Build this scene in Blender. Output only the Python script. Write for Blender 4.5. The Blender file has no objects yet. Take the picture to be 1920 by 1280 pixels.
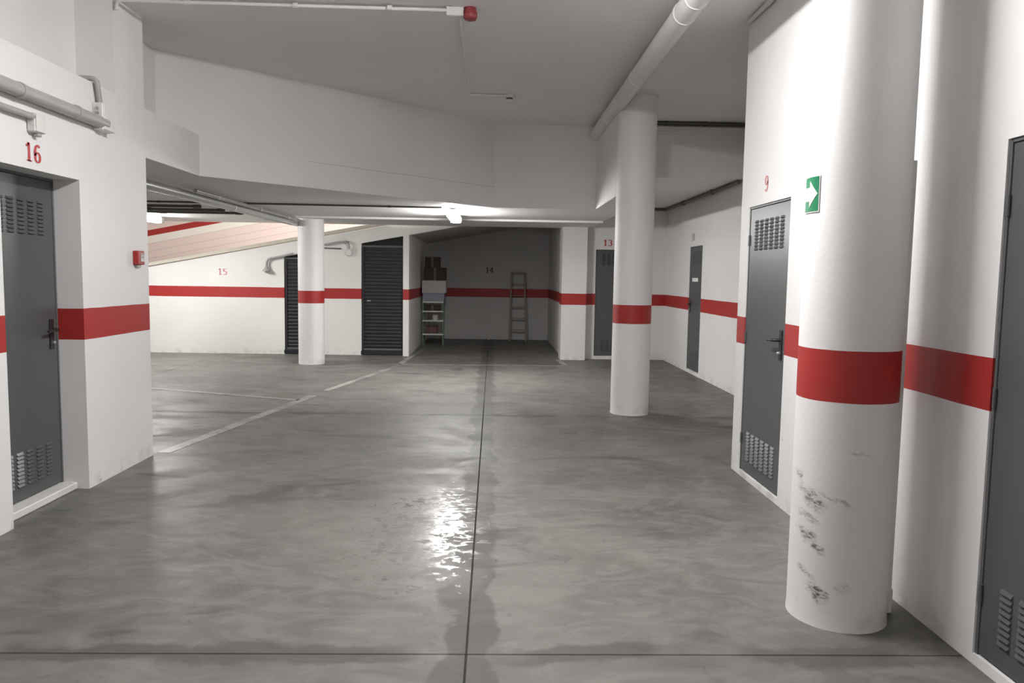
import bpy, math
from mathutils import Vector, Matrix

scene = bpy.context.scene
COL = scene.collection

# ------------------------------------------------------------------ camera, world, exposure
F_PX = 1420.0
PITCH, ROLL, YAW, EYE = math.radians(4.96), math.radians(0.9026), math.radians(1.493), 1.55
cam_data = bpy.data.cameras.new('camera')
cam_data.sensor_fit = 'HORIZONTAL'
cam_data.sensor_width = 36.0
cam_data.lens = F_PX / 1920.0 * 36.0
cam_data.clip_start = 0.05
cam_data.clip_end = 200.0
camera = bpy.data.objects.new('camera', cam_data)
COL.objects.link(camera)
fwd = Vector((math.sin(YAW) * math.cos(PITCH), math.cos(YAW) * math.cos(PITCH), -math.sin(PITCH)))
right0 = Vector((math.cos(YAW), -math.sin(YAW), 0.0))
up0 = right0.cross(fwd)
right = math.cos(ROLL) * right0 + math.sin(ROLL) * up0
up = -math.sin(ROLL) * right0 + math.cos(ROLL) * up0
rot = Matrix((right, up, -fwd)).transposed()
camera.matrix_world = Matrix.Translation((0, 0, EYE)) @ rot.to_4x4()
scene.camera = camera

world = bpy.data.worlds.new('sky')
scene.world = world
world.use_nodes = True
bg = world.node_tree.nodes['Background']
bg.inputs['Color'].default_value = (1.0, 0.93, 0.84, 1)
bg.inputs['Strength'].default_value = 3.0

scene.view_settings.view_transform = 'Standard'
scene.view_settings.look = 'None'
scene.view_settings.gamma = 1.0
scene.view_settings.use_curve_mapping = False
scene.view_settings.exposure = 0.0
LAMP = {'hall': 238.0, 'rear_fill': 58.0, 'low': 192.0, 'ramp': 162.0}   # radiance of the four tube lamps; the one behind is added fill

# ------------------------------------------------------------------ mesh helpers
class MB:
    def __init__(self):
        self.v, self.f, self.smooth = [], [], []
    def add(self, vs, fs, smooth=False):
        o = len(self.v)
        self.v += [tuple(p) for p in vs]
        for f in fs:
            self.f.append([i + o for i in f]); self.smooth.append(smooth)
        return self
    def box(self, x0, x1, y0, y1, z0, z1):
        vs = [(x, y, z) for z in (z0, z1) for y in (y0, y1) for x in (x0, x1)]
        return self.add(vs, [(0, 2, 3, 1), (4, 5, 7, 6), (0, 1, 5, 4), (2, 6, 7, 3), (0, 4, 6, 2), (1, 3, 7, 5)])
    def bbox(self, x0, x1, y0, y1, z0, z1, b=0.004):
        """box with chamfered edges"""
        vs = []
        idx = {}
        X, Y, Z = (x0, x1), (y0, y1), (z0, z1)
        for i in (0, 1):
            for j in (0, 1):
                for k in (0, 1):
                    sx, sy, sz = (b if i == 0 else -b), (b if j == 0 else -b), (b if k == 0 else -b)
                    for a, p in enumerate(((X[i], Y[j] + sy, Z[k] + sz), (X[i] + sx, Y[j], Z[k] + sz), (X[i] + sx, Y[j] + sy, Z[k]))):
                        idx[(i, j, k, a)] = len(vs); vs.append(p)
        fs = []
        c = ((0, 0), (1, 0), (1, 1), (0, 1))
        for s in (0, 1):
            fs.append([idx[(s, p, q, 0)] for p, q in c])
            fs.append([idx[(p, s, q, 1)] for p, q in c])
            fs.append([idx[(p, q, s, 2)] for p, q in c])
        for p in (0, 1):
            for q in (0, 1):
                fs.append([idx[(0, p, q, 1)], idx[(1, p, q, 1)], idx[(1, p, q, 2)], idx[(0, p, q, 2)]])
                fs.append([idx[(p, 0, q, 0)], idx[(p, 1, q, 0)], idx[(p, 1, q, 2)], idx[(p, 0, q, 2)]])
                fs.append([idx[(p, q, 0, 0)], idx[(p, q, 1, 0)], idx[(p, q, 1, 1)], idx[(p, q, 0, 1)]])
        for i in (0, 1):
            for j in (0, 1):
                for k in (0, 1):
                    fs.append([idx[(i, j, k, 0)], idx[(i, j, k, 1)], idx[(i, j, k, 2)]])
        return self.add(vs, fs)
    def prism_z(self, poly, z0, z1):
        n = len(poly)
        vs = [(x, y, z0) for x, y in poly] + [(x, y, z1) for x, y in poly]
        return self.add(vs, [list(range(n))[::-1], list(range(n, 2 * n))] + [(i, (i + 1) % n, n + (i + 1) % n, n + i) for i in range(n)])
    def prism_y(self, poly, y0, y1):
        n = len(poly)
        vs = [(x, y0, z) for x, z in poly] + [(x, y1, z) for x, z in poly]
        return self.add(vs, [list(range(n)), list(range(n, 2 * n))[::-1]] + [(i, n + i, n + (i + 1) % n, (i + 1) % n) for i in range(n)])
    def rings(self, rings, cap=True, smooth=True):
        n = len(rings[0])
        vs = [p for r in rings for p in r]
        fs = [(k * n + i, k * n + (i + 1) % n, (k + 1) * n + (i + 1) % n, (k + 1) * n + i) for k in range(len(rings) - 1) for i in range(n)]
        self.add(vs, fs, smooth)
        if cap:
            self.add(rings[0], [list(range(n))[::-1]]); self.add(rings[-1], [list(range(n))])
        return self
    def tube(self, pts, r, seg=14):
        pts = [Vector(p) for p in pts]
        rs = r if isinstance(r, (list, tuple)) else [r] * len(pts)
        rings = []
        ref = None
        for i, p in enumerate(pts):
            t = (pts[min(i + 1, len(pts) - 1)] - pts[max(i - 1, 0)]).normalized()
            if ref is None:
                ref = Vector((0, 0, 1)) if abs(t.z) < 0.9 else Vector((1, 0, 0))
            a = (ref - t * ref.dot(t)).normalized(); b = t.cross(a); ref = a
            rings.append([tuple(p + rs[i] * (math.cos(2 * math.pi * k / seg) * a + math.sin(2 * math.pi * k / seg) * b)) for k in range(seg)])
        return self.rings(rings)
    def lathe(self, prof, c=(0, 0, 0), axis='z', seg=24, smooth=True):
        rings = []
        for r, h in prof:
            ring = []
            for k in range(seg):
                a = 2 * math.pi * k / seg
                u, w = r * math.cos(a), r * math.sin(a)
                ring.append({'z': (c[0] + u, c[1] + w, c[2] + h), 'y': (c[0] + u, c[1] + h, c[2] - w), 'x': (c[0] + h, c[1] + u, c[2] + w)}[axis])
            rings.append(ring)
        return self.rings(rings, True, smooth)
    def build(self, name, mat, parent=None):
        me = bpy.data.meshes.new(name)
        me.from_pydata(self.v, [], self.f)
        me.materials.append(mat)
        me.polygons.foreach_set('use_smooth', self.smooth)
        me.update()
        import bmesh
        bm = bmesh.new(); bm.from_mesh(me)
        bmesh.ops.recalc_face_normals(bm, faces=bm.faces)
        bm.to_mesh(me); bm.free()
        o = bpy.data.objects.new(name, me)
        COL.objects.link(o)
        if parent: o.parent = parent
        return o

def tag(o, label=None, cat=None, group=None, kind=None):
    if label: o['label'] = label
    if cat: o['category'] = cat
    if group: o['group'] = group
    if kind: o['kind'] = kind
    return o
def empty(name, loc=(0, 0, 0), rz=0.0):
    o = bpy.data.objects.new(name, None)
    o.empty_display_size = 0.1
    o.location = loc; o.rotation_euler = (0, 0, rz)
    COL.objects.link(o)
    return o
def clone(o, parent, loc):
    c = o.copy(); COL.objects.link(c); c.parent = parent; c.location = loc
    return c
def arc(cx, cy, r, a0, a1, n):
    return [(cx + r * math.cos(math.radians(a0 + (a1 - a0) * i / n)), cy + r * math.sin(math.radians(a0 + (a1 - a0) * i / n))) for i in range(n + 1)]

# ------------------------------------------------------------------ materials
class NT:
    def __init__(self, name):
        self.m = bpy.data.materials.new(name); self.m.use_nodes = True
        self.t = self.m.node_tree
        self.b = self.t.nodes['Principled BSDF']
        self.co = self.t.nodes.new('ShaderNodeTexCoord').outputs['Object']
    def link(self, a, b):
        if isinstance(a, (int, float)): b.default_value = a
        elif isinstance(a, tuple): b.default_value = (a + (1,)) if len(a) == 3 and b.type == 'RGBA' else a
        else: self.t.links.new(a, b)
    def math(self, op, a, b=0.0, c=None, clamp=False):
        n = self.t.nodes.new('ShaderNodeMath'); n.operation = op; n.use_clamp = clamp
        self.link(a, n.inputs[0]); self.link(b, n.inputs[1])
        if c is not None: self.link(c, n.inputs[2])
        return n.outputs[0]
    def noise(self, scale, detail=4, rough=0.55, vec=None, stretch=None, dist=0.0):
        n = self.t.nodes.new('ShaderNodeTexNoise')
        n.inputs['Scale'].default_value = scale; n.inputs['Detail'].default_value = detail
        n.inputs['Roughness'].default_value = rough; n.inputs['Distortion'].default_value = dist
        v = vec or self.co
        if stretch:
            mp = self.t.nodes.new('ShaderNodeMapping'); mp.inputs['Scale'].default_value = stretch
            self.t.links.new(v, mp.inputs['Vector']); v = mp.outputs[0]
        self.t.links.new(v, n.inputs['Vector'])
        return n.outputs['Fac']
    def ramp(self, v, a, b, lo=0.0, hi=1.0):
        n = self.t.nodes.new('ShaderNodeMapRange')
        n.interpolation_type = 'SMOOTHSTEP'
        self.link(v, n.inputs['Value']); n.inputs['From Min'].default_value = a; n.inputs['From Max'].default_value = b
        n.inputs['To Min'].default_value = lo; n.inputs['To Max'].default_value = hi
        return n.outputs[0]
    def mix(self, fac, a, b):
        n = self.t.nodes.new('ShaderNodeMix'); n.data_type = 'RGBA'
        self.link(fac, n.inputs[0]); self.link(a, n.inputs[6]); self.link(b, n.inputs[7])
        return n.outputs[2]
    def xyz(self):
        n = self.t.nodes.new('ShaderNodeSeparateXYZ'); self.t.links.new(self.co, n.inputs[0]); return n.outputs
    def band(self, v, lo, hi):
        return self.math('MULTIPLY', self.math('GREATER_THAN', v, lo), self.math('LESS_THAN', v, hi))
    def bump(self, h, strength=0.1, dist=0.01):
        n = self.t.nodes.new('ShaderNodeBump'); n.inputs['Strength'].default_value = strength; n.inputs['Distance'].default_value = dist
        self.t.links.new(h, n.inputs['Height']); self.t.links.new(n.outputs[0], self.b.inputs['Normal'])
    def done(self, col, rough=0.6, metal=0.0, spec=0.5):
        self.link(col, self.b.inputs['Base Color']); self.link(rough, self.b.inputs['Roughness'])
        self.b.inputs['Metallic'].default_value = metal; self.b.inputs['Specular IOR Level'].default_value = spec
        return self.m

RED = (0.36, 0.022, 0.019)
WHITE = (0.80, 0.792, 0.79)
def paint(name, col=WHITE, stripe=None, scuff=None, grime=True, crack=None, rough=0.55):
    t = NT(name)
    x, y, z = t.xyz()
    c = t.mix(t.ramp(t.noise(1.3, 3), 0.3, 0.75), tuple(k * 0.95 for k in col), col)
    if stripe:
        wob = t.math('MULTIPLY_ADD', t.noise(3.0, 1), 0.008, -0.004)
        zz = t.math('ADD', z, wob)
        c = t.mix(t.band(zz, stripe[0], stripe[1]), c, RED)
    if grime:
        # splashed dirt along the foot of the wall and a few rubbed marks
        g = t.math('MULTIPLY', t.ramp(z, 0.16, 0.0), t.ramp(t.noise(7, 3), 0.45, 0.7))
        c = t.mix(t.math('MULTIPLY', g, 0.45), c, (0.36, 0.33, 0.28))
        r = t.math('MULTIPLY', t.ramp(t.noise(5.0, 2, stretch=(1, 1, 3.2)), 0.735, 0.79), t.ramp(z, 1.0, 0.5))
        c = t.mix(t.math('MULTIPLY', r, 0.5), c, (0.22, 0.2, 0.19))
    if scuff:
        # rubbed rubber marks: each blob is (angle round the column, height, half width, half height, strength)
        at = t.math('MULTIPLY', t.math('ARCTAN2', y, x), 0.217)
        wob = t.math('MULTIPLY_ADD', t.noise(14, 4, 0.7), 0.10, -0.05)
        k = None
        for ang, zc, hw, hh, am in scuff:
            a_ = math.radians(ang if ang < 180 else ang - 360) * 0.217
            du = t.math('DIVIDE', t.math('ADD', t.math('SUBTRACT', at, a_), wob), hw)
            dz = t.math('DIVIDE', t.math('SUBTRACT', t.math('ADD', t.math('SUBTRACT', z, zc), wob), t.math('MULTIPLY', t.math('SUBTRACT', at, a_), -0.35)), hh)
            q = t.math('SQRT', t.math('ADD', t.math('MULTIPLY', du, du), t.math('MULTIPLY', dz, dz)))
            v = t.math('MULTIPLY', t.ramp(q, 1.1, 0.3), am)
            k = v if k is None else t.math('MAXIMUM', k, v)
        streak = t.ramp(t.noise(22.0, 5, 0.7, stretch=(1.0, 1.0, 2.4), dist=0.8), 0.40, 0.62, 0.15, 1.0)
        c = t.mix(t.math('MULTIPLY', k, streak), c, (0.075, 0.07, 0.072))
    if crack:
        ck = t.math('MULTIPLY', t.band(x, -2.0, 0.0), t.band(t.math('ADD', z, t.math('MULTIPLY_ADD', t.noise(0.8, 2), 0.05, -0.025)), crack, crack + 0.006))
        c = t.mix(t.math('MULTIPLY', ck, 0.5), c, (0.3, 0.29, 0.28))
    t.bump(t.noise(55, 1), 0.12, 0.004)
    return t.done(c, rough)
def plain(name, col, rough=0.5, metal=0.0, vary=0.08, scale=6.0):
    t = NT(name)
    c = t.mix(t.noise(scale, 2), tuple(k * (1 - vary) for k in col), tuple(min(1, k * (1 + vary)) for k in col))
    return t.done(c, rough, metal)
def glow(name, col, strength):
    t = NT(name)
    t.b.inputs['Emission Color'].default_value = col + (1,)
    t.b.inputs['Emission Strength'].default_value = strength
    return t.done((0.9, 0.9, 0.9), 0.4)

def concrete():
    t = NT('polished_concrete')
    x, y, z = t.xyz()
    big = t.ramp(t.noise(0.42, 4, 0.55, dist=0.3), 0.32, 0.68)
    mid = t.ramp(t.noise(1.3, 5, 0.55, dist=0.5), 0.35, 0.7)
    fine = t.noise(24, 2, 0.6)
    c = t.mix(big, (0.092, 0.088, 0.080), (0.142, 0.137, 0.124))
    c = t.mix(t.math('MULTIPLY', mid, 0.50), c, (0.195, 0.189, 0.172))
    c = t.mix(t.math('MULTIPLY', fine, 0.16), c, (0.085, 0.083, 0.079))
    sw = t.ramp(t.noise(3.4, 6, 0.68, stretch=(0.8, 1.5, 1), dist=1.6), 0.40, 0.66)
    c = t.mix(t.math('MULTIPLY', sw, 0.42), c, (0.225, 0.219, 0.200))
    sm = t.ramp(t.noise(6.5, 5, 0.7, dist=1.0), 0.58, 0.72)
    c = t.mix(t.math('MULTIPLY', sm, 0.45), c, (0.058, 0.056, 0.052))
    # damp dark bands that follow the saw cut joints, broken up by noise
    wob = t.math('MULTIPLY_ADD', t.noise(2.6, 4, 0.6), 0.30, -0.15)
    dx = t.math('ABSOLUTE', t.math('ADD', t.math('ADD', x, 0.09), wob))
    b1 = t.ramp(dx, 0.135, 0.10)
    dy1 = t.math('ABSOLUTE', t.math('ADD', t.math('SUBTRACT', y, 2.99), wob))
    dy2 = t.math('ABSOLUTE', t.math('ADD', t.math('SUBTRACT', y, 8.33), wob))
    dy = t.math('MINIMUM', dy1, dy2)
    b2 = t.math('MULTIPLY', t.ramp(dy, 0.10, 0.05), t.ramp(t.noise(0.9, 2), 0.44, 0.52))
    st = t.math('MAXIMUM', b1, b2)
    c = t.mix(t.math('MULTIPLY', st, 0.62), c, (0.052, 0.050, 0.048))
    # scattered darker tyre and damp stains
    sp = t.ramp(t.noise(1.15, 3, 0.5, stretch=(0.7, 1.6, 1), dist=1.2), 0.60, 0.70)
    c = t.mix(t.math('MULTIPLY', sp, 0.62), c, (0.055, 0.053, 0.050))
    ru = t.math('MULTIPLY', t.ramp(t.noise(1.4, 2), 0.62, 0.75), 0.25)
    c = t.mix(ru, c, (0.165, 0.13, 0.095))
    ro = t.ramp(t.noise(1.8, 4, 0.6, stretch=(0.9, 1.2, 1), dist=0.6), 0.35, 0.65, 0.44, 0.60)
    # a smooth worn patch beside the long joint
    px = t.math('MULTIPLY', t.math('ADD', x, 0.42), 1.9)
    py = t.math('MULTIPLY', t.math('SUBTRACT', y, 4.55), 0.85)
    rr = t.math('SQRT', t.math('ADD', t.math('MULTIPLY', px, px), t.math('MULTIPLY', py, py)))
    rr = t.math('ADD', rr, t.math('MULTIPLY_ADD', t.noise(15.0, 6, 0.74, stretch=(0.8, 1.2, 1), dist=0.5), 4.2, -2.0))
    ro = t.math('MULTIPLY_ADD', t.ramp(rr, 0.70, 0.30), -0.36, ro)
    h = t.math('ADD', t.math('MULTIPLY', t.noise(9, 2), 0.6), t.math('MULTIPLY', t.noise(40, 1), 0.25))
    t.bump(h, 0.10, 0.012)
    return t.done(c, ro, 0.0, 0.36)
def worn_line():
    t = NT('worn_line_paint')
    k = t.ramp(t.noise(3.5, 6, 0.7), 0.36, 0.56)
    c = t.mix(k, (0.15, 0.146, 0.136), t.mix(t.noise(1.2, 3), (0.33, 0.322, 0.30), (0.245, 0.24, 0.225)))
    return t.done(c, 0.42)
def ramp_wall():
    """wall across the ramp: paint bands that climb with the ramp"""
    t = NT('ramp_wall_paint')
    x, y, z = t.xyz()
    s = t.math('SUBTRACT', z, t.math('MULTIPLY', t.math('ADD', x, 8.2), 0.203))     # height above a line parallel to the ramp
    pink = t.mix(t.noise(1.0, 4), (0.74, 0.62, 0.61), (0.78, 0.67, 0.65))
    c = t.mix(t.math('GREATER_THAN', s, 2.19), pink, (0.82, 0.81, 0.78))
    c = t.mix(t.math('GREATER_THAN', s, 2.37), c, RED)
    c = t.mix(t.math('GREATER_THAN', s, 2.51), c, pink)
    for k in (1.83, 2.0, 2.183):
        c = t.mix(t.math('MULTIPLY', t.band(s, k, k + 0.012), 0.5), c, (0.35, 0.3, 0.29))
    return t.done(c, 0.6)

M_LEFT = paint('paint_left_wall', stripe=(1.058, 1.275))
M_RIGHT = paint('paint_right_wall', stripe=(1.043, 1.255))
M_FAR = paint('paint_far_wall', (0.80, 0.795, 0.76), stripe=(1.065, 1.262))
M_BAY = paint('paint_bay_wall', (0.78, 0.77, 0.755), stripe=(1.028, 1.238))
M_ALC_SHADE = paint('shaded_paint_alcove_wall', (0.52, 0.51, 0.50), stripe=(1.025, 1.235))  # wall white darkened to paint in the alcove's shade
M_CEIL = paint('paint_ceiling', (0.80, 0.79, 0.785), grime=False, rough=0.7)
M_BULK = paint('paint_lowered_ceiling', (0.80, 0.79, 0.78), grime=False, crack=2.73, rough=0.65)
SCUFFS = [(213, 0.57, 0.075, 0.050, 1.0), (197, 0.615, 0.045, 0.030, 0.95), (188, 0.67, 0.03, 0.03, 0.8), (206, 0.49, 0.07, 0.02, 0.6), (205, 0.41, 0.065, 0.040, 0.9), (221, 0.36, 0.045, 0.03, 0.85),
          (205, 0.235, 0.07, 0.022, 0.7), (221, 0.155, 0.065, 0.045, 1.0), (250, 0.20, 0.04, 0.03, 0.4), (239, 0.59, 0.11, 0.010, 0.5), (262, 0.81, 0.06, 0.010, 0.35)]
M_COLBIG = paint('paint_near_column', stripe=(1.022, 1.25), scuff=SCUFFS)
M_COL = paint('paint_column', stripe=(1.035, 1.245))
M_FLOOR = concrete()
M_JOINT = plain('joint_filler', (0.025, 0.024, 0.023), 0.8)
M_LINE = worn_line()
M_RAMPWALL = ramp_wall()
M_SLAB = plain('ramp_slab_concrete', (0.45, 0.44, 0.42), 0.7)
M_KERB = plain('ramp_kerb', (0.58, 0.54, 0.46), 0.7)
M_DOOR = plain('grey_door_metal', (0.078, 0.085, 0.086), 0.36, 0.0, 0.04, 1.5)
M_DOORF = plain('grey_door_frame', (0.10, 0.106, 0.108), 0.4, 0.0, 0.05)
M_GAP = plain('louvre_shadow_gap', (0.02, 0.02, 0.02), 0.8)
M_BLACK = plain('black_handle_plastic', (0.02, 0.02, 0.02), 0.35)
M_STEEL = plain('worn_steel', (0.42, 0.42, 0.41), 0.35, 0.8)
M_SHUT = plain('dark_shutter_metal', (0.017, 0.018, 0.023), 0.40, 0.0, 0.12)
M_SHUTF = plain('shutter_guide_metal', (0.03, 0.03, 0.031), 0.4)
M_SHUTB = plain('shutter_bottom_bar', (0.11, 0.11, 0.11), 0.4)
M_PVC = plain('white_pipe_plastic', (0.70, 0.69, 0.67), 0.4)
M_PVCG = plain('grey_pipe_plastic', (0.38, 0.372, 0.355), 0.38)
M_CLIP = plain('pipe_clip_plastic', (0.66, 0.65, 0.63), 0.4)
M_DARKPIPE = plain('dark_conduit', (0.11, 0.105, 0.095), 0.45)
M_GALV = plain('galvanised_pipe', (0.48, 0.48, 0.47), 0.32, 0.5)
M_JBOX = plain('junction_box_plastic', (0.72, 0.71, 0.68), 0.45)
M_REDP = plain('red_alarm_plastic', (0.36, 0.022, 0.02), 0.35)
M_REDD = plain('dull_red_siren_plastic', (0.30, 0.05, 0.055), 0.4)
M_GREYP = plain('pale_grey_plate', (0.5, 0.49, 0.46), 0.4)
M_GREEN = plain('green_sign_face', (0.008, 0.175, 0.075), 0.4, 0, 0.03)
M_CREAM = plain('pale_luminous_film', (0.80, 0.78, 0.64), 0.5, 0, 0.03)
M_REDTXT = plain('red_stencil_paint', (0.50, 0.07, 0.075), 0.6, 0, 0.12, 40)
M_FADED = plain('faded_red_stencil_paint', (0.62, 0.26, 0.26), 0.6, 0, 0.15, 30)
M_GREYTXT = plain('grey_stencil_paint', (0.30, 0.29, 0.28), 0.6)
M_SHADETXT = plain('shaded_red_stencil_paint', (0.16, 0.09, 0.09), 0.6)  # red stencil colour darkened to carry the alcove's shade
M_SHELFG = plain('green_shelf_post', (0.10, 0.165, 0.115), 0.45)
M_SHELFW = plain('white_shelf_board', (0.72, 0.72, 0.70), 0.4)
M_CARD = plain('dark_cardboard', (0.055, 0.038, 0.032), 0.85)
M_CARDT = plain('brown_parcel_tape', (0.11, 0.075, 0.055), 0.5)
M_WBOX = plain('white_carton', (0.50, 0.485, 0.475), 0.7)
M_GREYBOX = plain('grey_crate_plastic', (0.26, 0.27, 0.32), 0.5)
M_WOOD = plain('weathered_ladder_wood', (0.27, 0.25, 0.18), 0.7)
M_TIN = plain('pale_tin', (0.55, 0.54, 0.52), 0.4)
M_LAMPB = plain('lamp_housing_grey', (0.42, 0.42, 0.41), 0.45)
M_TAPE = plain('white_sticker', (0.8, 0.8, 0.78), 0.5)

# ------------------------------------------------------------------ the setting
XL, XS, XR, XB = -2.84, -3.12, 1.98, 3.25          # left wall, its set-back upper part, right wall, right bay wall
ZC, ZS = 3.56, 2.46                                 # hall ceiling, lowered ceiling
S = 'structure'

floor = empty('floor'); tag(floor, 'polished grey concrete floor with sawn joints', 'floor', kind=S)
MB().box(-9.6, 3.4, -4.0, 18.5, -0.2, -0.02).build('joint_bed', M_JOINT, floor)
xs = [-9.6, -5.02, -0.09, 3.4]; ys = [-4.0, -2.35, 2.99, 8.33, 13.67, 18.5]; g = 0.0032
for i in range(3):
    for j in range(5):
        MB().bbox(xs[i] + g, xs[i + 1] - g, ys[j] + g, ys[j + 1] - g, -0.03, 0.0, 0.003).build('slab', M_FLOOR, floor)
def line(p, q, w, name='painted_line'):
    p, q = Vector(p), Vector(q); d = (q - p).normalized(); n = Vector((-d.y, d.x)) * w / 2
    c = [p + n, p - n, q - n, q + n]
    return MB().prism_z([(a.x, a.y) for a in c], 0.0005, 0.0025).build(name, M_LINE, floor)
line((-2.79, 6.42), (-2.26, 9.55), 0.115)
line((-2.19, 9.95), (-1.58, 12.90), 0.095)
line((-1.60, 12.92), (-1.43, 15.8), 0.10)
line((-1.75, 12.98), (1.36, 13.07), 0.075)
line((1.30, 13.05), (1.22, 14.0), 0.10)
line((-4.9, 10.15), (-2.35, 9.19), 0.085)

wl = MB()
wl.box(-3.4, XL, -4.0, 4.48, 0, 2.86)                 # lower wall, near part
wl.box(-3.4, XL, 5.33, 6.34, 0, 2.86)                 # lower wall behind the door
wl.box(-3.4, XL, 4.48, 5.33, 2.155, 2.86)             # lintel
wl.box(-3.4, -3.08, 4.48, 5.33, 0, 2.155)             # back of the recess
wl.box(-3.4, XS, -4.0, 5.86, 2.86, ZC + 0.1)          # set-back upper wall
wl.box(-3.4, XL, 5.86, 6.34, 2.86, ZC + 0.1)          # head of the pillar
wl.box(-9.6, -3.4, 6.20, 6.34, 0, ZC)                 # far end of the store block
wall_left = wl.build('wall_left', M_LEFT); tag(wall_left, 'white left wall and pillar with red stripe', 'wall', kind=S)

wr = MB()
for y0, y1 in ((5.90, 6.08), (2.93, 5.07), (-4.0, 2.08)):
    wr.box(XR, 3.4, y0, y1, 0, ZC + 0.1)
for y0, y1 in ((5.07, 5.90), (2.08, 2.93)):
    wr.box(XR, 3.4, y0, y1, 2.105, ZC + 0.1)
    wr.box(XR, 3.4, y0, y1, 0, 0.045)
    wr.box(XR + 0.09, 3.4, y0, y1, 0.045, 2.105)
wall_right = wr.build('wall_right', M_RIGHT); tag(wall_right, 'white right wall with red stripe', 'wall', kind=S)

wb = MB()
wb.box(XB, 3.4, 6.08, 11.78, 0, ZC + 0.1); wb.box(XB, 3.4, 12.53, 14.45, 0, ZC + 0.1)
wb.box(XB, 3.4, 11.78, 12.53, 2.07, ZC + 0.1); wb.box(XB, 3.4, 11.78, 12.53, 0, 0.055)
wb.box(XB + 0.09, 3.4, 11.78, 12.53, 0.055, 2.07)
wall_bay = wb.build('wall_right_bay', M_BAY); tag(wall_bay, 'white side wall of the right bay with red stripe', 'wall', kind=S)

we = MB()
YE = 14.24
we.box(1.73, 1.92, YE, 14.45, 0, 3.0); we.box(2.70, XB, YE, 14.45, 0, 3.0)
we.box(1.92, 2.70, YE, 14.45, 2.065, 3.0); we.box(1.92, 2.70, YE, 14.45, 0, 0.065); we.box(1.92, 2.70, YE + 0.08, 14.45, 0.065, 2.065)
we.box(1.27, 1.73, 14.03, 14.45, 0, 2.75)             # pier beside the alcove
we.box(1.34, 1.73, 14.45, 18.4, 0, 3.0)               # alcove side
wall_end = we.build('wall_end', M_BAY); tag(wall_end, 'white end wall and pier with red stripe', 'wall', kind=S)

RAMP = 0.19
def L1(x): return 1.61 + RAMP * (x + 6.46)
def L2(x): return L1(x) - 0.25
YF = 14.43
wf = MB()
for x0, x1 in ((-9.6, -3.94), (-3.21, -2.49), (-1.69, -1.58)):
    y0 = YF if x1 < -1.6 else 14.30
    wf.prism_y([(x0, 0), (x1, 0), (x1, L2(x1)), (x0, L2(x0))], y0, YF + 0.16)
for x0, x1 in ((-3.94, -3.21), (-2.49, -1.69)):
    wf.box(x0, x1, YF + 0.13, YF + 0.16, 0, L2(x0))
wf.prism_y([(-9.6, L2(-9.6)), (0.2, L2(0.2)), (0.2, L1(0.2)), (-9.6, L1(-9.6))], YF, YF + 0.16)      # edge of the ramp slab
wf.prism_y([(-1.69, 0), (-1.58, 0), (-1.58, 2.30), (-1.69, 2.28)], YF + 0.16, 18.4)      # alcove side wall
wall_far = wf.build('wall_far', M_FAR); tag(wall_far, 'white wall under the ramp with red stripe', 'wall', kind=S)
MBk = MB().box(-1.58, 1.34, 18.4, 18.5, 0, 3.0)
wall_alc = MBk.build('wall_alcove', M_ALC_SHADE); tag(wall_alc, 'back wall of the parking alcove, coloured darker as shade', 'wall', kind=S)

ramp = empty('ramp'); tag(ramp, 'car ramp climbing to the right above the white wall', 'ramp', kind=S)
MB().prism_y([(-9.6, L2(-9.6)), (3.4, L2(3.4)), (3.4, L1(3.4)), (-9.6, L1(-9.6))], YF + 0.16, 18.4).build('ramp_slab', M_SLAB, ramp)
MB().prism_y([(-9.6, L1(-9.6) + 0.012), (-1.95, L1(-1.95) + 0.012), (-1.95, L1(-1.95) + 0.075), (-9.6, L1(-9.6) + 0.075)], 14.385, 14.52).build('ramp_kerb', M_KERB, ramp)
MB().box(-9.6, 6.0, 18.5, 18.7, 0, 6.0).build('wall_ramp', M_RAMPWALL)
tag(bpy.data.objects['wall_ramp'], 'pink and white wall across the ramp with sloping red stripe', 'wall', kind=S)
MB().box(-9.8, -9.6, 6.2, 18.7, 0, 6.0).build('wall_outer', M_FAR)
tag(bpy.data.objects['wall_outer'], 'outer wall beyond the ramp foot', 'wall', kind=S)
MB().box(-9.6, -6.2, 14.4, 18.7, 4.2, 4.4).build('ceiling_sky_blocker', M_CEIL)  # unseen roof, added so daylight brightens toward the ramp's upper end
tag(bpy.data.objects['ceiling_sky_blocker'], 'unseen roof added to shade the foot of the ramp', 'ceiling', kind=S)

MB().box(-3.4, 3.4, -4.2, -4.0, 0, ZC + 0.1).build('wall_back', M_RIGHT)
tag(bpy.data.objects['wall_back'], 'wall behind the viewpoint', 'wall', kind=S)
MB().box(-3.4, 3.4, -4.2, 10.6, ZC, ZC + 0.2).build('ceiling', M_CEIL)
tag(bpy.data.objects['ceiling'], 'high grey white ceiling of the hall', 'ceiling', kind=S)
lc = MB()
lc.prism_z([(-9.6, 6.34), (XS, 6.34), (XS, 7.2), (0.0, 10.33), (1.37, 10.33), (1.37, 8.62), (1.79, 8.62), (1.79, 14.38), (-9.6, 14.38)], ZS, ZC)
lc.prism_z([(XS, 6.34), (XL, 6.34), (XL, 7.481), (XS, 7.2)], ZS, 2.85)
ceil_low = lc.build('ceiling_lowered', M_BULK); tag(ceil_low, 'lowered ceiling with slanting face and dropped beam', 'ceiling', kind=S)
cb = MB().box(1.79, XB, 9.93, 14.45, 2.85, ZC)
ceil_bay = cb.build('ceiling_bay', M_BULK); tag(ceil_bay, 'lowered ceiling of the right bay', 'ceiling', kind=S)

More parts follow.
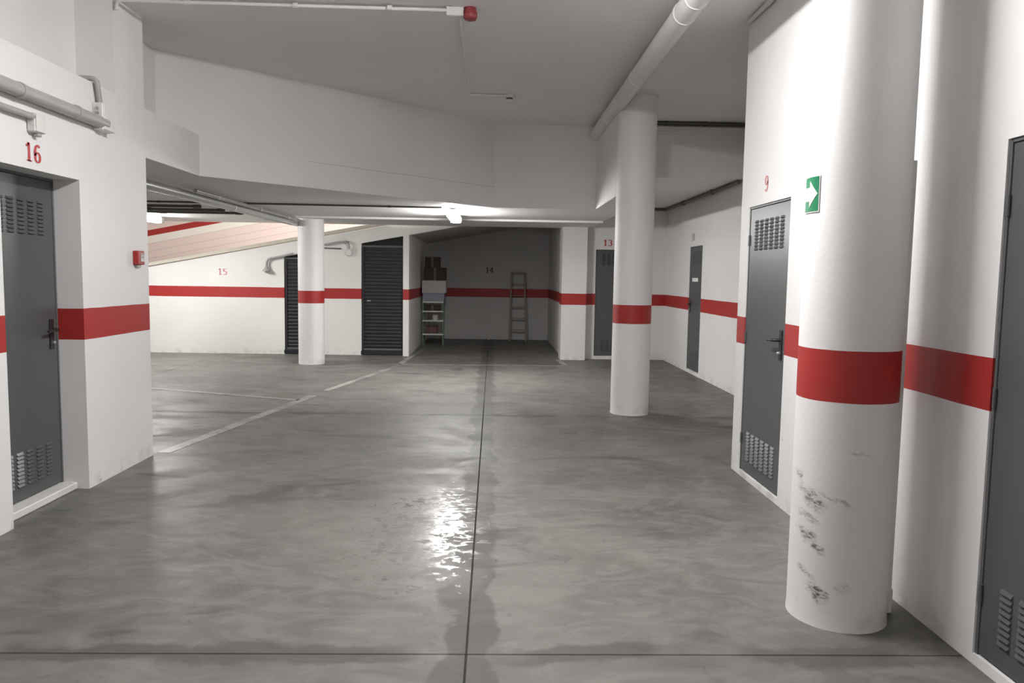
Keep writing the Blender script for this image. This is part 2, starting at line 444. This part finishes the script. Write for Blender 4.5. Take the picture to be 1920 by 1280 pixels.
# ------------------------------------------------------------------ columns
def column(x, y, r, top, mat, label, collar=False):
    c = MB()
    prof = [(r + 0.003, 0.0), (r + 0.002, 0.012), (r, 0.03)] + [(r, k * top / 12) for k in range(1, 12)] + [(r, top)]
    c.lathe(prof, seg=56)
    o = empty('column', (x, y, 0)); tag(o, label, 'column')
    c.build('shaft', mat, o)
    if collar:
        MB().lathe([(r + 0.006, 3.53), (r + 0.006, ZC)], seg=48).build('collar', M_PVC, o)
    return o
column(1.625, 3.395, 0.217, ZC, M_COLBIG, 'thick round white column in front, scuffed at its foot')
column(1.585, 8.585, 0.217, ZC, M_COL, 'round white column standing left of door number 9', True)
column(-3.09, 12.99, 0.217, ZS, M_COL, 'round white column between the two dark roller shutters')

# ------------------------------------------------------------------ doors
def louvre_meshes(w, rows, cols, x0, x1, z0, z1):
    """pressed hoods open at the bottom; front of the leaf is local y = 0, outwards is -y"""
    hood, gap = MB(), MB()
    cw, rh = (x1 - x0) / cols, (z1 - z0) / rows
    for c in range(cols):
        for r in range(rows):
            a, b = x0 + cw * (c + 0.17), x0 + cw * (c + 0.83)
            lo, hi = z0 + rh * (r + 0.14), z0 + rh * (r + 0.80)
            d = -0.0095
            hood.add([(a, 0, hi), (b, 0, hi), (b - 0.004, d, lo), (a + 0.004, d, lo), (a, 0, lo), (b, 0, lo)],
                     [(0, 1, 2, 3), (0, 3, 4), (1, 5, 2)])
            gap.add([(a + 0.002, -0.001, lo), (b - 0.002, -0.001, lo), (b - 0.005, d * 0.9, lo), (a + 0.005, d * 0.9, lo)], [(0, 1, 2, 3)])
            gap.box(a + 0.006, b - 0.006, -0.0012, 0.001, lo - rh * 0.22, lo)
    return hood, gap
def door(name, label, loc, rz, w, z0, z1, handle_right, sill=None, rows=9, sticker=False, with_number=None):
    d = empty(name, loc, rz); tag(d, label, 'door', kind=S)
    leaf = MB().bbox(0.018, w - 0.018, 0.0, 0.04, z0 + 0.008, z1 - 0.018, 0.003).build('leaf', M_DOOR, d)
    fr = MB()
    fr.bbox(0.001, 0.016, -0.004, 0.06, z0 + 0.001, z1 - 0.001, 0.002); fr.bbox(w - 0.016, w - 0.001, -0.004, 0.06, z0 + 0.001, z1 - 0.001, 0.002)
    fr.bbox(0.016, w - 0.016, -0.004, 0.06, z1 - 0.016, z1 - 0.001, 0.002)
    fr.build('frame', M_DOORF, d)
    for lo, hi in ((1.77, 2.0), (0.145, 0.375)):
        hood, gap = louvre_meshes(w, rows, 6, 0.11, w - 0.11, lo, hi)
        h = hood.build('louvre_panel', M_DOOR, leaf); gp = gap.build('louvre_gaps', M_GAP, leaf)
        h['kind'] = 'stuff'; gp['kind'] = 'stuff'
    s = 1 if handle_right else -1
    hx = w - 0.085 if handle_right else 0.085
    plate = MB().bbox(hx - 0.022, hx + 0.022, -0.010, 0.0, 1.00, 1.205, 0.003).build('handle_plate', M_BLACK, leaf)
    MB().tube([(hx, -0.008, 1.135), (hx, -0.045, 1.135), (hx - s * 0.012, -0.055, 1.135), (hx - s * 0.06, -0.056, 1.134), (hx - s * 0.125, -0.055, 1.13)], [0.011, 0.010, 0.011, 0.010, 0.008], 10).build('lever', M_BLACK, leaf)
    MB().lathe([(0.013, 0.0), (0.013, -0.018), (0.009, -0.022)], (hx, -0.008, 1.045), 'y', 14).build('lock_cylinder', M_STEEL, leaf)
    for hz in (0.3, 1.1, 1.85):
        MB().tube([(0.017 if handle_right else w - 0.017, -0.006, hz - 0.04), (0.017 if handle_right else w - 0.017, -0.006, hz + 0.04)], 0.008, 8).build('hinge', M_DOORF, leaf)
    if sill: MB().bbox(*sill, 0.006).build('sill', M_JBOX, d)
    if sticker: MB().box(0.16, 0.50, -0.002, 0.0, 1.50, 1.56).build('sticker', M_TAPE, leaf)
    return d
H = math.pi / 2
door('door_1', 'grey louvred metal door below red number 16', (-3.02, 4.48, 0), H, 0.85, 0.05, 2.155, True, sill=(0.0, 0.85, -0.10, 0.06, 0.0, 0.05))
door('door_2', 'grey louvred metal door below red number 9', (1.992, 5.90, 0), -H, 0.83, 0.045, 2.105, True)
door('door_3', 'grey louvred metal door cut off by the right edge', (1.992, 2.93, 0), -H, 0.85, 0.045, 2.105, True)
door('door_4', 'far grey metal door with small white sticker, in the right bay', (XB + 0.012, 12.53, 0), -H, 0.75, 0.055, 2.07, False, sticker=True)
door('door_5', 'far grey louvred door half hidden behind the round column', (1.92, YE + 0.012, 0), 0, 0.78, 0.065, 2.065, True)

# roller shutters
SLAT_H = 0.0645
def shutter(name, label, x0, w, top):
    s = empty(name, (x0, YF + 0.02, 0)); tag(s, label, 'shutter door', kind=S)
    n = int((top - 0.16) / SLAT_H)
    h = (top - 0.165) / n
    for k in range(n):
        z = 0.13 + k * h
        if k == 0:
            m = MB()
            prof = [(0.0, 0.0), (-0.004, 0.006), (-0.011, h * 0.35), (-0.011, h * 0.65), (-0.004, h - 0.008), (0.006, h - 0.003), (0.012, h - 0.002), (0.012, 0.0)]
            vs = [(0.045, y, zz) for y, zz in prof] + [(w - 0.045, y, zz) for y, zz in prof]
            q = len(prof)
            m.add(vs, [list(range(q)), list(range(q, 2 * q))[::-1]] + [(i, q + i, q + (i + 1) % q, (i + 1) % q) for i in range(q)])
            first = m.build('slat', M_SHUT, s); first.location = (0, 0.03, z)
            e = MB().box(0.045, w - 0.045, -0.006, -0.002, h - 0.010, h - 0.004).build('slat_edge', M_SHUTB, first)
        else:
            c = clone(first, s, (0, 0.03, z)); e2 = clone(e, c, (0, 0, 0))
    for a, b in ((0.0, 0.045), (w - 0.045, w)):
        MB().bbox(a, b, 0.0, 0.07, 0.0, top, 0.004).build('guide', M_SHUTF, s)
    MB().bbox(-0.02, w + 0.02, -0.02, 0.05, 0.006, 0.085, 0.006).build('kick_bar', M_SHUT, s)
    MB().bbox(0.03, w - 0.03, 0.0, 0.045, 0.088, 0.128, 0.005).build('bottom_bar', M_SHUTB, s)
    MB().bbox(-0.01, w + 0.01, -0.012, 0.05, top - 0.035, top, 0.005).build('top_bar', M_SHUTB, s)
    MB().prism_y([(0.0, top), (w, top), (w, L2(x0 + w) + 0.01), (0.0, max(L2(x0), top) + 0.012)], 0.085, 0.10).build('dark_panel', M_GAP, s)
    return s
shutter('door_6', 'dark roller shutter half hidden by the far round column', -3.94, 0.73, 1.83)
s2 = shutter('door_7', 'tall dark roller shutter next to the alcove', -2.49, 0.80, 2.08)
MB().bbox(0.10, 0.17, 0.0, 0.02, 1.02, 1.05, 0.003).build('shutter_lock', M_STEEL, s2)

# ------------------------------------------------------------------ painted numbers
def strip(mb, path, widths, depth=0.0012):
    n = len(path); L, Rr = [], []
    for i, p in enumerate(path):
        a, b = Vector(path[max(i - 1, 0)]), Vector(path[min(i + 1, n - 1)])
        t = (b - a).normalized(); nn = Vector((-t.y, t.x)) * widths[i] / 2
        p = Vector(p); L.append(p + nn); Rr.append(p - nn)
    vs = [(p.x, -depth, p.y) for p in L] + [(p.x, -depth, p.y) for p in Rr]
    mb.add(vs, [(i, i + 1, n + i + 1, n + i) for i in range(n - 1)])
def ell(cx, cy, rx, ry, a0, a1, n=20):
    return [(cx + rx * math.cos(math.radians(a0 + (a1 - a0) * i / n)), cy + ry * math.sin(math.radians(a0 + (a1 - a0) * i / n))) for i in range(n + 1)]
def wv(path, thick=0.17, thin=0.07):
    out = []
    for i in range(len(path)):
        a, b = path[max(i - 1, 0)], path[min(i + 1, len(path) - 1)]
        d = Vector((b[0] - a[0], b[1] - a[1])).normalized()
        out.append(thin + (thick - thin) * abs(d.y) ** 1.3)
    return out
def digit(mb, ch, ox, s):
    P = []
    if ch == '1': P = [[(0.25, 0), (0.25, 1)], [(0.06, 0.03), (0.44, 0.03)], [(0.05, 0.80), (0.14, 0.86), (0.25, 0.97)]]
    if ch == '0': P = [ell(0.27, 0.5, 0.19, 0.46, 0, 360, 28)]
    if ch == '6': P = [ell(0.27, 0.30, 0.18, 0.26, 0, 360, 24), ell(0.29, 0.50, 0.20, 0.46, 195, 50, 16)]
    if ch == '9': P = [ell(0.27, 0.70, 0.18, 0.26, 0, 360, 24), ell(0.25, 0.50, 0.20, 0.46, 15, -130, 16)]
    if ch == '5': P = [[(0.46, 0.95), (0.12, 0.95)], [(0.12, 0.97), (0.10, 0.55)], ell(0.25, 0.32, 0.20, 0.28, 130, -140, 18)]
    if ch == '3': P = [ell(0.24, 0.74, 0.18, 0.22, 150, -80, 16), ell(0.24, 0.28, 0.20, 0.25, 80, -150, 16)]
    if ch == '4': P = [[(0.36, 0), (0.36, 1)], [(0.36, 0.98), (0.04, 0.32)], [(0.03, 0.30), (0.52, 0.30)]]
    for p in P:
        strip(mb, [(ox + a * s, b * s) for a, b in p], [k * s for k in wv(p)])
def number(text, mat, parent, loc, rz, h, label, wide=1.25):
    m = MB()
    for i, ch in enumerate(text): digit(m, ch, i * 0.60 * h, h)
    m.v = [(x * wide, y, z) for x, y, z in m.v]
    o = m.build('painted_number', mat, parent); o.location = loc; o.rotation_euler = (0, 0, rz); o['label'] = label
    return o
number('16', M_REDTXT, wall_left, (XL + 0.001, 4.735, 2.20), H, 0.112, 'red painted 16 above the left door')
number('9', M_FADED, wall_right, (XR - 0.001, 5.58, 2.19), -H, 0.115, 'red painted 9 above the door')
number('10', M_GREYTXT, wall_bay, (XB - 0.001, 12.44, 2.16), -H, 0.12, 'faint grey painted number above far door')
number('13', M_REDTXT, wall_end, (2.055, YE - 0.001, 2.13), 0, 0.12, 'red painted number above half hidden door')
number('15', M_FADED, wall_far, (-5.17, YF - 0.001, 1.48), 0, 0.12, 'faded red painted number on far wall')
number('14', M_SHADETXT, wall_alc, (-0.18, 18.399, 1.61), 0, 0.13, 'red number on alcove wall, colour darkened as shade')

# ------------------------------------------------------------------ tube lamps
def lamp(loc, label, key, length=1.22):
    o = empty('tube_lamp', loc); tag(o, label, 'lamp')
    # hangs from loc: z = 0 is the ceiling
    MB().bbox(-0.060, 0.060, 0.0, length, -0.045, -0.004, 0.006).build('housing', M_LAMPB, o)
    dp = -0.112 if key != 'hall' else -0.095
    pr = [(0.080, -0.04), (0.084, -0.060), (0.070, dp + 0.014), (0.035, dp), (-0.035, dp), (-0.070, dp + 0.014), (-0.084, -0.060), (-0.080, -0.04)]
    m = MB(); n = len(pr)
    vs = [(x, 0.0, z) for x, z in pr] + [(x, length - 0.09, z) for x, z in pr]
    m.add(vs, [(i, i + 1, n + i + 1, n + i) for i in range(n - 1)] + [list(range(n)), list(range(n, 2 * n))])
    m.build('diffuser', glow('lamp_glow_' + key, (1.0, 0.985, 0.972), LAMP[key]), o)
    MB().bbox(-0.082, 0.082, length - 0.09, length, -0.115, -0.03, 0.008).build('end_shield', M_LAMPB, o)  # opaque end block, added to hold lamp light back from the alcove
    for y in (0.2, length - 0.25):
        MB().bbox(-0.03, 0.03, y, y + 0.05, -0.006, 0.0 if key != 'low' else 0.015, 0.001).build('bracket', M_STEEL, o)
    return o
lamp((-0.575, 10.45, ZS - 0.015), 'lit tube lamp under the lowered ceiling before the alcove', 'low')
lamp((-5.70, 11.95, ZS), 'glowing tube lamp beside the left pillar edge', 'ramp')
lamp((0.2, 3.40, ZC), 'tube lamp on the high ceiling above the view', 'hall')
lamp((0.0, -2.6, ZC), 'unseen tube lamp added behind the view as fill', 'rear_fill')  # unseen lamp, added as fill light from behind

# ------------------------------------------------------------------ pipes and conduits
def pipe(name, label, pts, r, mat, cat='pipe', clips=(), clip_r=1.18, clip_len=0.035, clip_mat=None, seg=16, extra=None):
    o = empty(name, pts[0]); tag(o, label, cat)
    b = Vector(pts[0])
    P = [Vector(p) - b for p in pts]
    MB().tube(P, r, seg).build('tube', mat, o)
    for (p, q) in clips:
        p, q = Vector(p) - b, Vector(q).normalized()
        MB().tube([p - q * clip_len / 2, p + q * clip_len / 2], r * clip_r, seg).build('clip', clip_mat or M_CLIP, o)
    return o
def path_round(pts, rad=0.04, n=5):
    pts = [Vector(p) for p in pts]; out = [pts[0]]
    for i in range(1, len(pts) - 1):
        a, b, c = pts[i - 1], pts[i], pts[i + 1]
        u, v = (a - b).normalized(), (c - b).normalized()
        p, q = b + u * rad, b + v * rad
        for k in range(n + 1):
            t = k / n
            out.append((1 - t) ** 2 * p + 2 * t * (1 - t) * b + t * t * q)
    return out + [pts[-1]]

pp = pipe('drain_pipe', 'fat white drain pipe running along the high ceiling', [(1.355, -3.9, 3.455), (1.355, 10.33, 3.455)], 0.083, M_PVC, clips=[((1.355, y, 3.455), (0, 1, 0)) for y in (2.4, 5.30, 5.62, 7.4, 9.3)], clip_r=1.07, seg=28)
pipe('elbow_pipe', 'short brownish pipe stub between drain pipe and beam', path_round([(1.47, 9.95, 3.30), (1.47, 9.55, 3.30), (1.47, 9.55, 3.08)], 0.05), 0.05, M_DARKPIPE)
pipe('alarm_conduit', 'thin white conduit across the ceiling from pillar to red siren', path_round([(-2.81, 5.86, 3.46), (-2.81, 5.86, 3.53), (-0.37, 5.90, 3.53)], 0.05), 0.013, M_PVC, 'conduit', clips=[((x, 5.875, 3.53), (1, 0, 0)) for x in (-2.3, -1.5, -0.8)], clip_r=1.5)
pipe('detector_conduit', 'thin grey conduit bending along ceiling to smoke detector', path_round([(-0.29, 6.0, 3.545), (-0.29, 8.62, 3.545), (0.12, 8.64, 3.545)], 0.04), 0.010, M_CEIL, 'conduit', clips=[((-0.29, y, 3.545), (0, 1, 0)) for y in (6.6, 7.6)], clip_r=1.5)
dc = bpy.data.objects['detector_conduit']
for y0, y1 in ((4.6, 5.88), (5.98, 8.5)):
    MB().box(-0.045, 0.045, y0 - 6.0, y1 - 6.0, 0.006, 0.015).build('ceiling_strip', M_CEIL, dc)

sir = empty('fire_siren', (-0.22, 5.93, ZC)); tag(sir, 'round dull red fire siren on the ceiling', 'siren')
MB().bbox(-0.16, -0.03, -0.045, 0.045, -0.07, 0.0, 0.006).build('back_box', M_JBOX, sir)
MB().lathe([(0.045, 0.0), (0.047, -0.02), (0.052, -0.03), (0.052, -0.07), (0.044, -0.085), (0.02, -0.09)], (0.02, 0, 0), 'z', 24).build('sounder', M_REDD, sir)
MB().lathe([(0.0535, -0.045), (0.0535, -0.052)], (0.02, 0, 0), 'z', 24).build('ring', M_REDP, sir)

det = empty('smoke_detector', (0.155, 8.68, ZC)); tag(det, 'small pale smoke detector on the ceiling', 'detector')
MB().lathe([(0.055, 0.0), (0.055, -0.02), (0.048, -0.03)], seg=24).build('base', M_JBOX, det)
MB().lathe([(0.036, -0.03), (0.036, -0.05)], seg=24).build('chamber', M_DARKPIPE, det)
MB().lathe([(0.042, -0.05), (0.040, -0.066), (0.02, -0.075)], seg=24).build('cap', M_JBOX, det)

# left wall services
pipe('wall_pipe', 'thick grey pipe clipped to the wall above number 16', [(-2.79, 1.0, 2.60), (-2.79, 5.60, 2.585)], 0.042, M_PVCG, clips=[((-2.79, y, 2.588), (0, 1, 0)) for y in (3.6, 4.62, 5.22)], clip_r=1.12, clip_len=0.03, clip_mat=M_PVCG)
jb = empty('junction_box', (-2.84, 5.60, 2.60)); tag(jb, 'pale junction box at the end of the thick grey pipe', 'junction box')
MB().bbox(0.0, 0.075, -0.075, 0.085, -0.07, 0.12, 0.006).build('body', M_JBOX, jb)
MB().bbox(0.075, 0.082, -0.07, 0.08, -0.065, 0.115, 0.003).build('cover', M_JBOX, jb)
for z in (0.02, 0.05, 0.08):
    MB().lathe([(0.011, -0.012), (0.011, 0.0)], (0.04, -0.075, z), 'y', 10).build('gland', M_PVCG, jb)
MB().tube(path_round([(-0.26, -0.10, 0.285), (0.03, -0.06, 0.285), (0.03, -0.02, 0.12)], 0.04), 0.018, 10).build('cable_tube', M_PVCG, jb)
pipe('wall_conduit', 'slim grey conduit just above number 16', [(-2.805, 1.0, 2.475), (-2.805, 4.77, 2.465)], 0.019, M_PVCG, 'conduit', clips=[((-2.805, y, 2.468), (0, 1, 0)) for y in (3.4, 4.35)], clip_r=1.25)
jb2 = empty('junction_box', (-2.84, 4.81, 2.43)); tag(jb2, 'small white junction box at the end of the slim conduit', 'junction box')
MB().bbox(0.0, 0.055, -0.055, 0.055, -0.055, 0.06, 0.008).build('body', M_JBOX, jb2)
MB().bbox(0.055, 0.060, -0.050, 0.050, -0.05, 0.055, 0.002).build('cover', M_JBOX, jb2)
MB().lathe([(0.022, -0.014), (0.022, 0.0)], (0.03, -0.055, 0.03), 'y', 12).build('gland', M_PVCG, jb2)
MB().bbox(0.012, 0.045, -0.01, 0.03, -0.075, -0.055, 0.004).build('outlet', M_PVCG, jb2)

cp = empty('call_point', (XL, 6.125, 1.645)); tag(cp, 'red fire alarm call point on the left pillar', 'alarm button')
MB().bbox(0.0, 0.045, -0.055, 0.055, -0.055, 0.055, 0.006).build('body', M_REDP, cp)
MB().bbox(0.045, 0.048, -0.018, 0.042, -0.030, 0.034, 0.001).build('press_plate', M_GREYP, cp)
for z in (-0.018, 0.004, 0.022):
    MB().box(0.048, 0.0488, -0.012, 0.036, z, z + 0.005).build('mark', M_DARKPIPE if z > 0 else M_TAPE, cp)
MB().bbox(0.0, 0.03, -0.03, 0.03, -0.073, -0.055, 0.004).build('foot', M_GREYP, cp)

# under the lowered ceiling
pipe('long_pipe', 'grey pipe running deep under the lowered ceiling on the left', [(-3.33, 6.5, 2.365), (-3.36, 9.5, 2.37), (-3.33, 12.6, 2.37), (-3.30, 13.0, 2.37)], 0.05, M_GALV, clips=[((-3.355, y, 2.37), (0, 1, 0)) for y in (8.2, 9.9, 11.4)], clip_r=1.1, seg=18)
pipe('bright_pipe', 'thinner bright metal pipe beside the long grey pipe', [(-3.20, 8.3, 2.405), (-3.21, 10.4, 2.405), (-3.20, 12.7, 2.405)], 0.020, M_STEEL, clips=[((-3.21, y, 2.405), (0, 1, 0)) for y in (9.0, 10.6, 12.0)], clip_r=1.4)
pipe('cross_conduit', 'dark conduit crossing the lowered ceiling ahead of the lamp', [(-9.5, 10.0, 2.446), (-0.70, 10.30, 2.446)], 0.012, M_DARKPIPE, 'conduit', clips=[((x, 10.0 + (x + 9.5) * 0.0341, 2.446), (1, 0, 0)) for x in (-6.0, -4.4, -1.4)], clip_r=1.3, clip_mat=M_DARKPIPE)
tr = empty('cable_trunking', (-3.2, 12.45, ZS)); tag(tr, 'long white cable trunking across the lowered ceiling', 'trunking')
MB().bbox(0.0, 4.98, -0.02, 0.02, -0.03, 0.0, 0.004).build('channel', M_PVC, tr)
MB().bbox(0.0, 4.98, -0.023, 0.023, -0.034, -0.03, 0.001).build('lid', M_PVC, tr)
for k, (y, xe, z) in enumerate(((10.7, -4.05, 2.415), (11.2, -3.90, 2.41), (11.7, -3.80, 2.41))):
    pipe('cross_pipe', ('nearest of three dark pipes crossing the ceiling before the left lamp', 'middle of three dark pipes crossing the ceiling before the left lamp', 'farthest of three dark pipes crossing the ceiling before the left lamp')[k], [(-9.5, y, z + 0.02), (xe, y, z + 0.02)], 0.020, M_DARKPIPE, clips=[((xe - 0.06, y, z + 0.02), (1, 0, 0)), ((-5.0, y, z + 0.02), (1, 0, 0))], clip_r=1.3, clip_len=0.10, clip_mat=M_DARKPIPE)

# right bay services
pipe('bay_conduit', 'dark conduit along the top of the right bay beam', [(1.82, 9.895, 3.535), (3.24, 9.895, 3.535)], 0.022, M_DARKPIPE, 'conduit', clips=[((x, 9.895, 3.535), (1, 0, 0)) for x in (2.2, 2.7)], clip_r=1.25, clip_mat=M_DARKPIPE)
MB().bbox(1.80, 3.24, 9.86, 9.93, 3.41, 3.49, 0.006).build('bay_trunking', M_PVC)
tag(bpy.data.objects['bay_trunking'], 'white trunking under the dark conduit on the bay beam', 'trunking')
pipe('bay_pipe', 'dark pipe following the top of the right bay wall', path_round([(1.84, 14.19, 2.82), (3.20, 14.19, 2.82), (3.20, 9.98, 2.82)], 0.06), 0.025, M_DARKPIPE, clips=[((3.20, y, 2.82), (0, 1, 0)) for y in (12.9, 11.2)], clip_r=1.5, clip_len=0.08, clip_mat=M_DARKPIPE)
pipe('corner_conduit', 'white conduit in the corner above door number 9', [(1.955, -3.9, 3.535), (1.955, 6.02, 3.535)], 0.018, M_PVC, 'conduit', clips=[((1.955, y, 3.535), (0, 1, 0)) for y in (3.2, 4.6, 5.6)], clip_r=1.3)
ct = empty('cable_cover', (1.868, 3.41, 0.0)); tag(ct, 'narrow cable cover standing in the gap behind the thick front column', 'trunking')
MB().bbox(-0.012, 0.012, -0.02, 0.02, 0.12, 2.09, 0.003).build('channel', M_PVC, ct)
MB().bbox(-0.016, 0.016, -0.024, -0.02, 0.12, 2.09, 0.001).build('lid', M_PVC, ct)
MB().bbox(-0.022, 0.022, -0.03, 0.03, 0.0, 0.12, 0.006).build('foot', M_PVC, ct)

# conduits on the far wall
def gooseneck(label, pts, bx, bz, r_box, cone):
    o = empty('wall_conduit', (bx, YF, bz)); tag(o, label, 'conduit')
    b = Vector((bx, YF, bz))
    MB().tube([p - b for p in path_round(pts, 0.09)], 0.021, 12).build('tube', M_PVCG, o)
    if cone:
        MB().lathe([(0.022, 0.10), (0.035, 0.06), (0.075, 0.02), (0.08, 0.0)], (0, -0.06, -0.01), 'z', 18).build('bell', M_PVCG, o)
    else:
        MB().lathe([(0.072, 0.0), (0.072, -0.045), (0.06, -0.055)], (0, 0, 0), 'y', 24).build('round_box', M_JBOX, o)
        MB().lathe([(0.05, -0.055), (0.048, -0.06)], (0, 0, 0), 'y', 24).build('lid', M_JBOX, o)
    return o
gooseneck('bent grey conduit ending in a bell beside the half hidden shutter', [(-3.75, 14.375, 1.90), (-3.98, 14.375, 1.84), (-4.25, 14.375, 1.79), (-4.25, 14.375, 1.60)], -4.25, 1.57, 0.08, True)
gooseneck('bent grey conduit ending in a round box beside the tall shutter', [(-3.2, 14.375, 2.07), (-2.80, 14.375, 2.145), (-2.71, 14.375, 2.12), (-2.71, 14.375, 2.0)], -2.71, 1.94, 0.07, False)
rod = MB().tube([(-3.18, YF - 0.02, 2.015), (-2.86, YF - 0.02, 2.005)], 0.012, 8).build('wall_rod', M_DARKPIPE)
tag(rod, 'short dark rod fixed to the wall left of the round box', 'rod')

# ------------------------------------------------------------------ exit arrow sign, curved round the front column
sg = empty('exit_sign', (1.625, 3.395, 1.93)); tag(sg, 'green sign with pale arrow wrapped round the front column', 'sign')
def curved(name, mat, quads, r):
    m = MB()
    for a0, a1, zl0, zh0, zl1, zh1 in quads:
        n = max(1, int(abs(a1 - a0) / 2))
        for k in range(n):
            t0, t1 = k / n, (k + 1) / n
            A0, A1 = math.radians(a0 + (a1 - a0) * t0), math.radians(a0 + (a1 - a0) * t1)
            l0, l1 = zl0 + (zl1 - zl0) * t0, zl0 + (zl1 - zl0) * t1
            h0, h1 = zh0 + (zh1 - zh0) * t0, zh0 + (zh1 - zh0) * t1
            vs = [(rr * math.cos(A), rr * math.sin(A), z) for rr in (r, r - 0.0015) for A, z in ((A0, l0), (A1, l1), (A1, h1), (A0, h0))]
            m.add(vs, [(0, 1, 2, 3), (7, 6, 5, 4), (0, 4, 5, 1), (3, 2, 6, 7), (0, 3, 7, 4), (1, 5, 6, 2)])
    return m.build(name, mat, sg)
SA, SB = 170.0, 201.0            # angles round the column: far edge, near edge
curved('sign_border', M_TAPE, [(SA, SB, -0.080, 0.080, -0.080, 0.080)], 0.2205)
curved('sign_face', M_GREEN, [(SA + 1, SB - 1.2, -0.075, 0.075, -0.075, 0.075)], 0.2220)
curved('arrow', M_CREAM, [(172.0, 186.0, -0.030, 0.030, -0.030, 0.030), (184.0, 198.5, -0.058, 0.058, 0.0, 0.0)], 0.2235)

# ------------------------------------------------------------------ alcove contents
sh = empty('shelf_unit', (-1.53, 16.5, 0)); tag(sh, 'narrow shelf unit with green posts and white boards in the alcove', 'shelf')
W, D = 0.46, 0.36
for x in (0.0, W - 0.03):
    for y in (0.0, D - 0.03):
        MB().bbox(x, x + 0.03, y, y + 0.03, 0.0, 0.96, 0.003).build('post', M_SHELFG, sh)
for z in (0.235, 0.53, 0.735, 0.935):
    MB().bbox(0.002, W - 0.002, -0.008, D + 0.002, z, z + 0.028, 0.004).build('board', M_SHELFW, sh)
def carton(name, label, cat, x0, x1, y0, y1, z0, z1, mat, flaps=True, group=None):
    o = empty(name, ((x0 + x1) / 2, (y0 + y1) / 2, z0)); tag(o, label, cat, group)
    w, d, h = (x1 - x0) / 2, (y1 - y0) / 2, z1 - z0
    MB().bbox(-w, w, -d, d, 0, h - 0.006, 0.004).build('body', mat, o)
    if flaps:
        MB().box(-w, w, -d, -0.003, h - 0.006, h).build('flap', mat, o)
        MB().box(-w, w, 0.003, d, h - 0.006, h).build('flap', mat, o)
        MB().box(-0.025, 0.025, -d - 0.001, -d, 0.0, h).build('tape', M_WBOX if mat is M_WBOX else M_CARDT, o)
    return o
cr = empty('storage_crate', (-1.30, 16.68, 0.963)); tag(cr, 'low grey crate lying on the top shelf board', 'crate')
c = MB(); c.box(-0.22, 0.24, -0.18, -0.165, 0, 0.17); c.box(-0.22, 0.24, 0.165, 0.18, 0, 0.17); c.box(-0.22, -0.205, -0.165, 0.165, 0, 0.17); c.box(0.225, 0.24, -0.165, 0.165, 0, 0.17); c.box(-0.205, 0.225, -0.165, 0.165, 0, 0.012)
c.build('shell', M_GREYBOX, cr)
MB().bbox(-0.228, 0.248, -0.19, 0.19, 0.17, 0.186, 0.004).build('lid', M_GREYBOX, cr)
carton('carton', 'white carton standing on the grey crate', 'box', -1.54, -1.02, 16.49, 16.87, 1.149, 1.42, M_WBOX)
carton('carton', 'wide dark cardboard box on the white carton', 'box', -1.50, -1.03, 16.50, 16.86, 1.42, 1.70, M_CARD)
carton('carton', 'topmost small dark cardboard box of the stack', 'box', -1.48, -1.16, 16.52, 16.84, 1.70, 1.925, M_CARD)
tin = empty('paint_tin', (-1.26, 16.64, 0.558)); tag(tin, 'pale tin on the middle shelf board', 'tin')
MB().lathe([(0.065, 0.0), (0.066, 0.006), (0.062, 0.012), (0.062, 0.10), (0.066, 0.106), (0.066, 0.112)], seg=24).build('can', M_TIN, tin)
MB().lathe([(0.056, 0.112), (0.056, 0.117)], seg=24).build('lid', M_STEEL, tin)
carton('tool_box', 'dark low box on the upper shelf board', 'box', -1.47, -1.16, 16.53, 16.8, 0.763, 0.88, M_CARD)
carton('red_box', 'dull red brown box on the lowest shelf board', 'box', -1.46, -1.20, 16.54, 16.8, 0.263, 0.42, plain('dull_red_card', (0.13, 0.06, 0.055), 0.8))

ld = empty('step_ladder', (0.60, 18.05, 0)); tag(ld, 'folded wooden step ladder leaning on the alcove wall', 'ladder')
def lad(z, side): return (side * (0.20 - 0.045 * z / 1.65), 0.0 + 0.28 * z / 1.65, z)
for s in (-1, 1):
    for off, nm in ((0.0, 'front_rail'), (-0.055, 'rear_rail')):
        a, b = Vector(lad(0.0, s)), Vector(lad(1.62, s))
        m = MB(); vs = []
        for p in (a, b):
            for dx, dy in ((-0.018, -0.02), (0.018, -0.02), (0.018, 0.02), (-0.018, 0.02)):
                vs.append((p.x + dx, p.y + dy + off, p.z))
        m.add(vs, [(0, 1, 2, 3), (4, 5, 6, 7), (0, 1, 5, 4), (1, 2, 6, 5), (2, 3, 7, 6), (3, 0, 4, 7)]); m.build(nm, M_WOOD, ld)
for z in (0.25, 0.52, 0.79, 1.06, 1.33):
    a = lad(z, 1)
    MB().bbox(-a[0], a[0], a[1] - 0.035, a[1] + 0.03, z, z + 0.022, 0.003).build('tread', M_WOOD, ld)
a = lad(1.6, 1)
MB().bbox(-a[0] - 0.03, a[0] + 0.03, a[1] - 0.11, a[1] + 0.015, 1.60, 1.63, 0.004).build('top_step', M_WOOD, ld)
